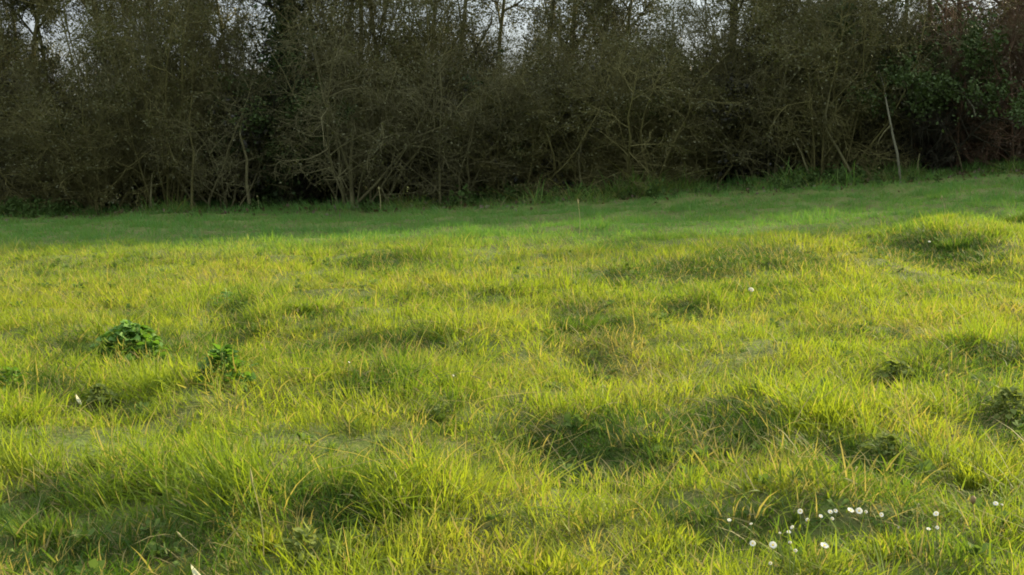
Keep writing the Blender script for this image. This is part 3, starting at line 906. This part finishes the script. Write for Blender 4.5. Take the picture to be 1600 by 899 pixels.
K = {
  'olive_a': shrub_kind(1, 2.9, .9, 9, 12, 9, 5, 'olive', 'olive', 6500, .026, b0=.13),
  'olive_b': shrub_kind(2, 2.5, 1.0, 10, 12, 9, 5, 'olive', 'olive', 7000, .026, droop=.03),
  'grey_a': shrub_kind(3, 2.7, 1.0, 8, 13, 9, 5, 'grey', 'olive', 3500, .024, droop=.04, b0=.12),
  'grey_b': shrub_kind(4, 2.2, 1.15, 9, 12, 9, 5, 'grey', 'olive', 3000, .024, tight=.6, droop=.05, b0=.15),
  'red': shrub_kind(5, 2.6, .9, 9, 12, 9, 5, 'red', 'brown', 5000, .026),
  'holly': shrub_kind(6, 2.3, .9, 8, 11, 8, 5, 'dark', 'holly', 15000, .042),
  'over': shrub_kind(9, 2.0, 1.15, 9, 11, 8, 5, 'dark', 'holly', 17000, .042, tight=.65, high=1.0),
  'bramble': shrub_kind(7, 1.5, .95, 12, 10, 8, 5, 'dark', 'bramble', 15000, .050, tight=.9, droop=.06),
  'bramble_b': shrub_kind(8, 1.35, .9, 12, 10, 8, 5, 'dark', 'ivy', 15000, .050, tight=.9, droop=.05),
}
def hx_at(px, Y): return (px - 800) / FPX * Y * 1.0
HEDGE_Y = 16.9
front = [
 (10, 'grey_a', 'greyish twiggy shrub at the left edge of the photo', .2, 1.0, .72),
 (95, 'olive_b', 'low mossy shrub under the left cluster of sky gaps', .1, 1.0, .64),
 (160, 'olive_a', 'yellowish mossy shrub with a forked pale stem near the grass at left', -.2, 1.05, .66),
 (265, 'olive_a', 'tall dense olive shrub filling the hedge up to the top, left third', 0, 1.0, 1.25),
 (345, 'grey_b', 'spreading grey shrub left of the ivy clad trunk', -.1, 1.0, .78),
 (455, 'holly', 'green leafy shrub standing under the ivy clad trunk', .4, .95, .85),
 (560, 'grey_b', 'pale branched shrub with bare limbs crossing low, left of centre', -.3, 1.1, 1.0),
 (610, 'olive_a', 'tall olive shrub reaching the top of the photo left of centre', .3, 1.0, 1.25),
 (715, 'grey_a', 'shrub with a straight pale stem beside the round dark hole', -.1, .95, .76),
 (800, 'olive_b', 'round topped olive shrub in the centre of the hedge', .1, 1.1, .70),
 (905, 'olive_a', 'bushy olive shrub right of centre under the narrow sky gaps', 0, 1.0, .62),
 (1000, 'olive_b', 'brownish olive shrub hanging low over the grass right of centre', -.1, 1.1, .75),
 (1100, 'olive_a', 'olive shrub under the brightest patch of sky', .1, .9, .62),
 (1190, 'grey_a', 'dark twiggy shrub just right of the brightest patch of sky', .2, 1.05, 1.05),
 (1285, 'olive_b', 'arching shrub with curved limbs left of the leaning pale trunk', -.2, 1.0, 1.1),
 (1475, 'red', 'reddish brown shrub right of the leaning pale trunk', .3, .9, .8),
 (1560, 'red', 'rusty twigged tall shrub near the right edge of the photo', 0, 1.1, 1.0),
 (1640, 'grey_a', 'greyish shrub cut by the right edge of the photo', 0, 1.0, 1.0),
]
rg = np.random.default_rng(77)
HG = 'bare shrubs of the hedge front'
for px, kd, lab, dy, s, szr in front:
    Y = HEDGE_Y + dy
    place_shrub('hedge_shrub', K[kd], hx_at(px, Y), Y, rg.uniform(0, 6.28), s, lab, 'shrub', HG, s * szr)
tall = [(-60, 1.3), (25, 1.0), (120, .72), (205, 1.1), (270, 1.35), (325, 1.1), (385, .66), (500, .95), (540, 1.4), (600, 1.35), (660, 1.05), (735, .80),
        (810, .76), (865, .95), (922, .78), (975, .95), (1035, .92), (1090, .72), (1165, 1.2), (1235, 1.3), (1300, .95), (1370, .85), (1440, .85), (1515, .9), (1600, .95), (1680, 1.2)]
tl = ['at the left edge', 'under the leftmost speckles of sky', 'under the wide left group of sky gaps', 'right of the left sky gaps', 'in the dense left third', 'left of the sky gap by the ivy clad trunk',
      'under the sky gap by the ivy clad trunk', 'just right of the ivy clad trunk', 'reaching the top of the photo left of centre', 'behind the tall shrub left of centre', 'left of the central sky gaps', 'under the left half of the central sky gaps',
      'under the right half of the central sky gaps', 'between the central and the narrow sky gaps', 'under the narrow sky gaps', 'right of the narrow sky gaps', 'left of the brightest sky patch', 'under the brightest sky patch',
      'right of the dark straight trunk', 'tall and dense, above the short slanting limb', 'above the curved limb', 'above the evergreen crown', 'right above the leaning trunk', 'behind the broken limb end', 'in the rusty right end', 'at the right edge']
for i, ((px, s), w_) in enumerate(zip(tall, tl)):
    Y = 17.75 + rg.uniform(-.15, .15)
    kd = 'red' if px > 1480 else ('olive_a', 'olive_b', 'grey_a')[i % 3]
    place_shrub('hedge_shrub', K[kd], hx_at(px, Y), Y, rg.uniform(0, 6.28), np.clip(s, .85, 1.1), 'second row hedge shrub ' + w_, 'shrub', 'bare shrubs of the second hedge row', s * (1.1 if kd != 'olive_a' else 1.0))
# evergreen overhanging the dark cavity
place_shrub('evergreen_shrub', K['over'], hx_at(1415, 16.8), 16.9, 1.0, 1.0, 'dark evergreen shrub whose green crown hangs over the leaning pale trunk', 'shrub', None, 1.0)
place_shrub('evergreen_shrub', K['holly'], hx_at(1330, 17.6), 17.7, 3.0, 1.0, 'evergreen shrub behind the arching one, left of the overhanging crown', 'shrub', None, .95)

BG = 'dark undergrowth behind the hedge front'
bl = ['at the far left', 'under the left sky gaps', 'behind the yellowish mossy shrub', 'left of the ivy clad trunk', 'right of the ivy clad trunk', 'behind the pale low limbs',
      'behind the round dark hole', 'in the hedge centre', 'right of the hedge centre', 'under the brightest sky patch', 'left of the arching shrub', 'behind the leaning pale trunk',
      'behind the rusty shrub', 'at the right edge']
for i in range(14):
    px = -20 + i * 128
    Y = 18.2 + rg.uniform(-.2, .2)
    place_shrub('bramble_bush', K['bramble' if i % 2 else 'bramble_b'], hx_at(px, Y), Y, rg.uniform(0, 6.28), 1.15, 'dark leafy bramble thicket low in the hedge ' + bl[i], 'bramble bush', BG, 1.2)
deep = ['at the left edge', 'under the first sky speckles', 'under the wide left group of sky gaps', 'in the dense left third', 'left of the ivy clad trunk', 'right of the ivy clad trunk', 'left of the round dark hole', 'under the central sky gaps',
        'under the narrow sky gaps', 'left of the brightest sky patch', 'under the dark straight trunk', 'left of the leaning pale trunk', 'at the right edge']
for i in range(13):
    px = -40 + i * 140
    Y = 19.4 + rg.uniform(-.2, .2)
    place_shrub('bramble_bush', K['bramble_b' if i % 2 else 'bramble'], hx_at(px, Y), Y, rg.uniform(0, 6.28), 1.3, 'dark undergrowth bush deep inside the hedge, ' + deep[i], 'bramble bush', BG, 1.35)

# ragged foot of the hedge: nettles and low leaves, dead grass, fallen leaves
foot_col = bpy.data.collections.new('hedge foot kinds')
for k in range(3):
    n = 60
    hz = rng.uniform(.02, .30, n) * rng.uniform(.4, 1, n); a = rng.uniform(0, 6.283, n); q = rng.uniform(0, .10, n)
    C = np.stack([q * np.cos(a), q * np.sin(a), hz], 1)
    V, F = leaf_quads(rng, C, .055)
    ob = bpy.data.objects.new('foot_kind_%02d' % k, mesh_np('nettle leaves', V, F, LEAF['nettle'])); foot_col.objects.link(ob)
fx = rng.uniform(-10, 12, 3400); fy = 16.35 + rng.normal(0, .35, 3400)
kp = rng.uniform(0, 1, 3400) < np.clip(.22 + .9 * N2(fx, fy, .9), .03, 1)
fx, fy = fx[kp], fy[kp]; n = len(fx); s_ = rng.uniform(.25, .75, n) * np.clip(.8 + .7 * N1(fx, fy, .6), .3, 1.4)
scatter('nettles', np.stack([fx, fy, height(fx, fy)], 1), np.stack([rng.normal(0, .1, n), rng.normal(0, .1, n), rng.uniform(0, 6.28, n)], 1), np.stack([s_, s_, s_], 1),
        rng.integers(0, 3, n), {}, foot_col, label='ragged low nettles and leaves along the foot of the hedge', cat='nettles', kind='stuff')
lx = rng.uniform(-10, 12, 16000); ly = 17.2 + rng.normal(0, .9, 16000)
V, F = leaf_quads(rng, np.stack([lx, ly, height(lx, ly) + rng.uniform(.005, .03, 16000)], 1), .05)
tag(link('leaf_litter', mesh_np('leaf litter', V, F, LEAF['brown'])), 'brown fallen leaves lying under the hedge', 'leaf litter', kind='stuff')
dgx = rng.uniform(-10, 12, 1800); dgy = 16.2 + rng.normal(0, .3, 1800); n = 1800
s_ = rng.uniform(1.0, 2.4, n) * np.clip(.6 + N3(dgx, dgy, .7), .3, 1.4)
scatter('dead_grass', np.stack([dgx, dgy, height(dgx, dgy)], 1), np.stack([rng.normal(0, .2, n), rng.normal(0, .2, n), rng.uniform(0, 6.28, n)], 1), np.stack([s_, s_, s_], 1),
        rng.choice([5, 6, 11, 9], n), {'lush_shade': np.full(n, .8), 'dry': np.full(n, .3), 'shade_cool': np.full(n, .6), 'dark': np.full(n, .2)}, proto_col,
        label='long half dead grass fringing the foot of the hedge', cat='long grass', kind='stuff')

# ------------------------------------------------------------------ trees
def tree_kind(seed, H=5.4, r=.09, limbs=12, n1=8, n2=8, n3=6, barkk='grey', leafk=None, leaves=0, lean=(0, 0), t0=.18, W=1.3, lsize=.03, ivy=0, wob=.05):
    rg = np.random.default_rng(seed)
    P0 = grow(rg, np.array([[0, 0, -.1]]), np.array([[lean[0], lean[1], 1.0]]), np.array([H]), 14, wob, .02)
    R0 = (r * np.linspace(1.1, .22, 14))[None]
    PL, RL = offshoots(rg, P0, R0, limbs, t0, .96, (25, 60), W * .6, W * 1.25, .026, 8, .14, .06, .35, .45)
    P1, R1 = offshoots(rg, PL, RL, n1, .12, 1.0, (25, 65), .35, .85, .010, 6, .2, .04, .4, .3)
    P2, R2 = offshoots(rg, P1, R1, n2, .15, 1.0, (25, 65), .18, .42, .0050, 4, .22, .03, .45)
    P3, R3 = offshoots(rg, P2, R2, n3, .15, 1.0, (25, 70), .07, .18, .0028, 3, .2, .02, .5)
    parts = []
    V, F = tubes(P0, R0, 10); parts.append(('trunk', mesh_np('tree trunk', V, F, BARK[barkk]), None))
    for k in range(limbs):
        V, F = tubes(PL[k:k + 1], RL[k:k + 1], 6); parts.append(('limb', mesh_np('tree limb', V, F, BARK[barkk]), None))
    V, F = tubes(P1, R1, 4); parts.append(('branches', mesh_np('tree branches', V, F, BARK[barkk]), 'stuff'))
    V2, F2 = tubes(P2, R2, 3); V3, F3 = tubes(P3, R3, 3)
    parts.append(('twigs', mesh_np('tree twigs', np.concatenate([V2, V3]), np.concatenate([F2, F3 + len(V2)]), BARK[barkk]), 'stuff'))
    if leaves:
        tips = np.concatenate([P3[:, -1], P3[:, 1]])
        C = tips[rg.integers(0, len(tips), leaves)] + rg.normal(0, .02, (leaves, 3))
        V, F = leaf_quads(rg, C, lsize); parts.append(('leaves', mesh_np('tree buds', V, F, LEAF[leafk]), 'stuff'))
    if ivy:
        t = rg.uniform(0, .62, ivy) * 13; i = t.astype(int); f = (t - i)[:, None]
        C = P0[0][i] * (1 - f) + P0[0][i + 1] * f
        an = rg.uniform(0, 6.283, ivy); rr = rg.gamma(2.0, .07, ivy) * (1.25 - .04 * t)
        C = C + np.stack([np.cos(an) * rr, np.sin(an) * rr, rg.normal(0, .03, ivy)], 1)
        V, F = leaf_quads(rg, C, .055); parts.append(('ivy', mesh_np('ivy leaves', V, F, LEAF['ivy']), 'stuff'))
    return parts

T = {
  'thin_a': tree_kind(21, 5.2, .050, 13, 8, 8, 5, 'grey', 'olive', 14000, (.02, 0), .14, 1.2),
  'thin_b': tree_kind(22, 4.8, .045, 12, 8, 8, 5, 'olive', 'olive', 15000, (-.05, 0), .16, 1.2),
  'dark': tree_kind(23, 5.8, .105, 12, 8, 8, 5, 'dark', 'olive', 9000, (.02, 0), .30, 1.4, ivy=0, wob=.03),
  'ivy': tree_kind(24, 5.8, .115, 12, 8, 8, 5, 'dark', 'olive', 9000, (.03, 0), .36, 1.3, ivy=9000, wob=.03),
  'red': tree_kind(25, 4.8, .050, 12, 8, 8, 5, 'red', 'brown', 11000, (.04, 0), .15, 1.2),
}
trees = [
 (30, 18.2, 'thin_b', 'mossy bare tree between the left edge and the first sky speckles', 1.0),
 (-30, 18.6, 'thin_a', 'slender bare tree standing at the left edge of the hedge', 1.0),
 (105, 18.9, 'thin_b', 'thin bare tree with sky speckles around its crown at left', .95),
 (200, 18.4, 'thin_b', 'mossy bare tree rising from the tall dense olive shrub', 1.05),
 (310, 18.7, 'thin_a', 'slim grey tree left of the ivy clad trunk', 1.0),
 (436, 17.2, 'ivy', 'ivy clad tree with a thick black trunk, left of centre', 1.0),
 (515, 18.8, 'thin_b', 'bare tree just right of the ivy clad trunk', 1.05),
 (610, 18.5, 'thin_b', 'bare olive tree behind the tall shrub left of centre', 1.0),
 (700, 19.0, 'thin_a', 'bare tree left of the big group of sky gaps in the centre', .95),
 (835, 19.3, 'thin_a', 'forking bare tree between the central sky gaps', .95),
 (925, 18.6, 'thin_a', 'upright bare tree beside the narrow sky gaps', 1.0),
 (985, 18.9, 'thin_b', 'bare tree left of the brightest patch of sky', .95),
 (1132, 18.3, 'dark', 'dark straight trunked tree right of the brightest patch of sky', .8),
 (1215, 18.6, 'thin_b', 'bare tree right of the dark straight trunk', 1.05),
 (1300, 18.8, 'thin_a', 'bare tree above the arching shrub', 1.0),
 (1400, 18.9, 'thin_b', 'bare tree above the overhanging evergreen crown', 1.0),
 (1500, 18.5, 'red', 'brown twigged tree behind the rusty shrub', 1.0),
 (1590, 18.9, 'red', 'brown twigged tree at the right edge of the hedge', 1.05),
]
more = [(60, 'over the left speckles of sky'), (150, 'over the wide left group of sky gaps'), (262, 'in the dense left third'), (378, 'left of the ivy clad trunk'), (470, 'right of the ivy clad trunk'), (570, 'left of centre'), (655, 'left of the central sky gaps'),
        (765, 'in the middle of the central sky gaps'), (870, 'between central and narrow sky gaps'), (955, 'right of the narrow sky gaps'), (1170, 'behind the dark straight trunk'),
        (1255, 'above the short slanting limb'), (1345, 'left above the evergreen crown'), (1450, 'right above the evergreen crown'), (1545, 'behind the rusty shrubs'), (1640, 'at the right edge')]
for i, (px, w_) in enumerate(more):
    trees.append((px, 20.4 + rg.uniform(-.4, .4), 'red' if px > 1480 else ('thin_a', 'thin_b')[i % 2], 'thin bare tree of the back row ' + w_, .95 + .1 * (i % 3)))
for px, Y, kd, lab, s in trees:
    place_shrub('bare_tree', T[kd], hx_at(px, Y), Y, rg.uniform(0, 6.28) if kd != 'ivy' else 0.0, s, lab, 'tree', 'bare trees standing in the hedge')

# hedge running on beyond the frame
side = [('olive_a', 'thin_a'), ('grey_a', 'thin_b'), ('olive_b', 'red'), ('red', 'thin_b'), ('grey_b', 'thin_a')]
for sgn, cnt in ((1, 11), (-1, 4)):
    for i in range(cnt):
        X = sgn * (7.9 + i * 1.1)
        a_, b_ = side[i % 5]
        w_ = 'right' if sgn > 0 else 'left'
        place_shrub('hedge_shrub', K[a_], X, HEDGE_Y + rg.uniform(-.2, .3), rg.uniform(0, 6.28), 1.1, 'twiggy hedge shrub beyond the %s edge of the photo' % w_, 'shrub', HG)
        place_shrub('bramble_bush', K['bramble'], X, 18.3, rg.uniform(0, 6.28), 1.3, 'dark bramble thicket beyond the %s edge of the photo' % w_, 'bramble bush', BG)
        if i % 2 == 0:
            place_shrub('bare_tree', T[b_], X, 18.8, rg.uniform(0, 6.28), 1.0, 'bare hedge tree beyond the %s edge of the photo' % w_, 'tree', 'bare trees standing in the hedge')

# leaning pale trunk in front of the cavity
def leaning_trunk():
    Y = 16.0
    b = at_depth(1408, 268, Y); b[2] = float(height(b[0], b[1])) - .03
    pts = [b, at_depth(1402, 240, Y), at_depth(1395, 212, Y), at_depth(1390, 185, Y + .05), at_depth(1385, 160, Y + .2), at_depth(1381, 135, Y + .6), at_depth(1372, 105, Y + 1.0)]
    root = empty('leaning_sapling', b, 'pale bare leaning trunk standing in front of the dark hollow at right', 'sapling')
    P = np.array([pts]) - b
    V, F = tubes(P, np.array([[.017, .016, .014, .013, .011, .009, .005]]), 8); link('trunk', mesh_np('sapling trunk', V, F, BARK['pale']), root)
    P = np.array([[at_depth(1392, 196, Y), at_depth(1382, 206, Y), at_depth(1374, 218, Y), at_depth(1371, 226, Y)]]) - b
    V, F = tubes(P, np.array([[.010, .008, .006, .004]]), 6); link('branch', mesh_np('sapling branch', V, F, BARK['grey']), root)
leaning_trunk()

def bare_limb(pts, Y, r, label, mat='grey'):
    Q = np.array([at_depth(px, py, Y + k * .02) for k, (px, py) in enumerate(pts)])
    b = Q[0].copy(); b[2] = min(b[2], Q[0][2])
    root = link('bare_limb', mesh_np('bare limb', *tubes((Q - b)[None], (r * np.linspace(1, .45, len(Q)))[None], 6), BARK[mat])); root.location = b
    tag(root, label, 'branch', 'pale bare limbs showing in the hedge front')
bare_limb([(150, 335), (151, 305), (147, 280), (150, 262), (160, 240), (170, 215)], 16.5, .026, 'yellowish upright limb rising from the grass at left', 'olive')
bare_limb([(550, 330), (549, 285), (548, 250), (551, 215), (548, 180)], 16.3, .030, 'grey upright limb rising from the grass left of centre')
bare_limb([(545, 330), (590, 285), (622, 245), (650, 215), (690, 198), (730, 150)], 16.35, .022, 'long grey limb slanting up to the right, left of centre')
bare_limb([(688, 330), (686, 250), (688, 196), (690, 150), (687, 105)], 16.5, .018, 'straight pale vertical limb beside the round dark hole')
bare_limb([(1340, 290), (1325, 262), (1310, 235), (1292, 205), (1290, 180), (1296, 150)], 16.3, .022, 'curved limb bending up left of the leaning trunk')
bare_limb([(1266, 292), (1262, 268), (1252, 240), (1240, 215)], 16.4, .018, 'short slanting limb left of the curved one')
bare_limb([(300, 330), (300, 285), (303, 240), (295, 200), (300, 150)], 16.4, .022, 'upright olive limb in the left third of the hedge', 'olive')
bare_limb([(235, 325), (236, 298), (238, 272)], 16.2, .016, 'short pale stump like limb by the grass at left')
bare_limb([(390, 320), (385, 285), (386, 250), (375, 210), (380, 170)], 16.4, .026, 'crooked limb rising below the ivy clad trunk', 'grey')
bare_limb([(1524, 182), (1521, 168), (1514, 158), (1505, 148)], 16.2, .013, 'pale broken limb end at the rim of the evergreen crown', 'pale')
bare_limb([(1435, 275), (1434, 255), (1437, 240)], 16.2, .014, 'short stub right of the leaning trunk', 'grey')
bare_limb([(1505, 272), (1500, 250), (1492, 225), (1480, 200)], 16.5, .011, 'grey limb leaning left under the rusty shrub', 'grey')
bare_limb([(905, 330), (908, 290), (904, 250), (912, 205)], 16.4, .016, 'thin grey limb in the hedge right of centre', 'grey')
print('grass tufts', NG)
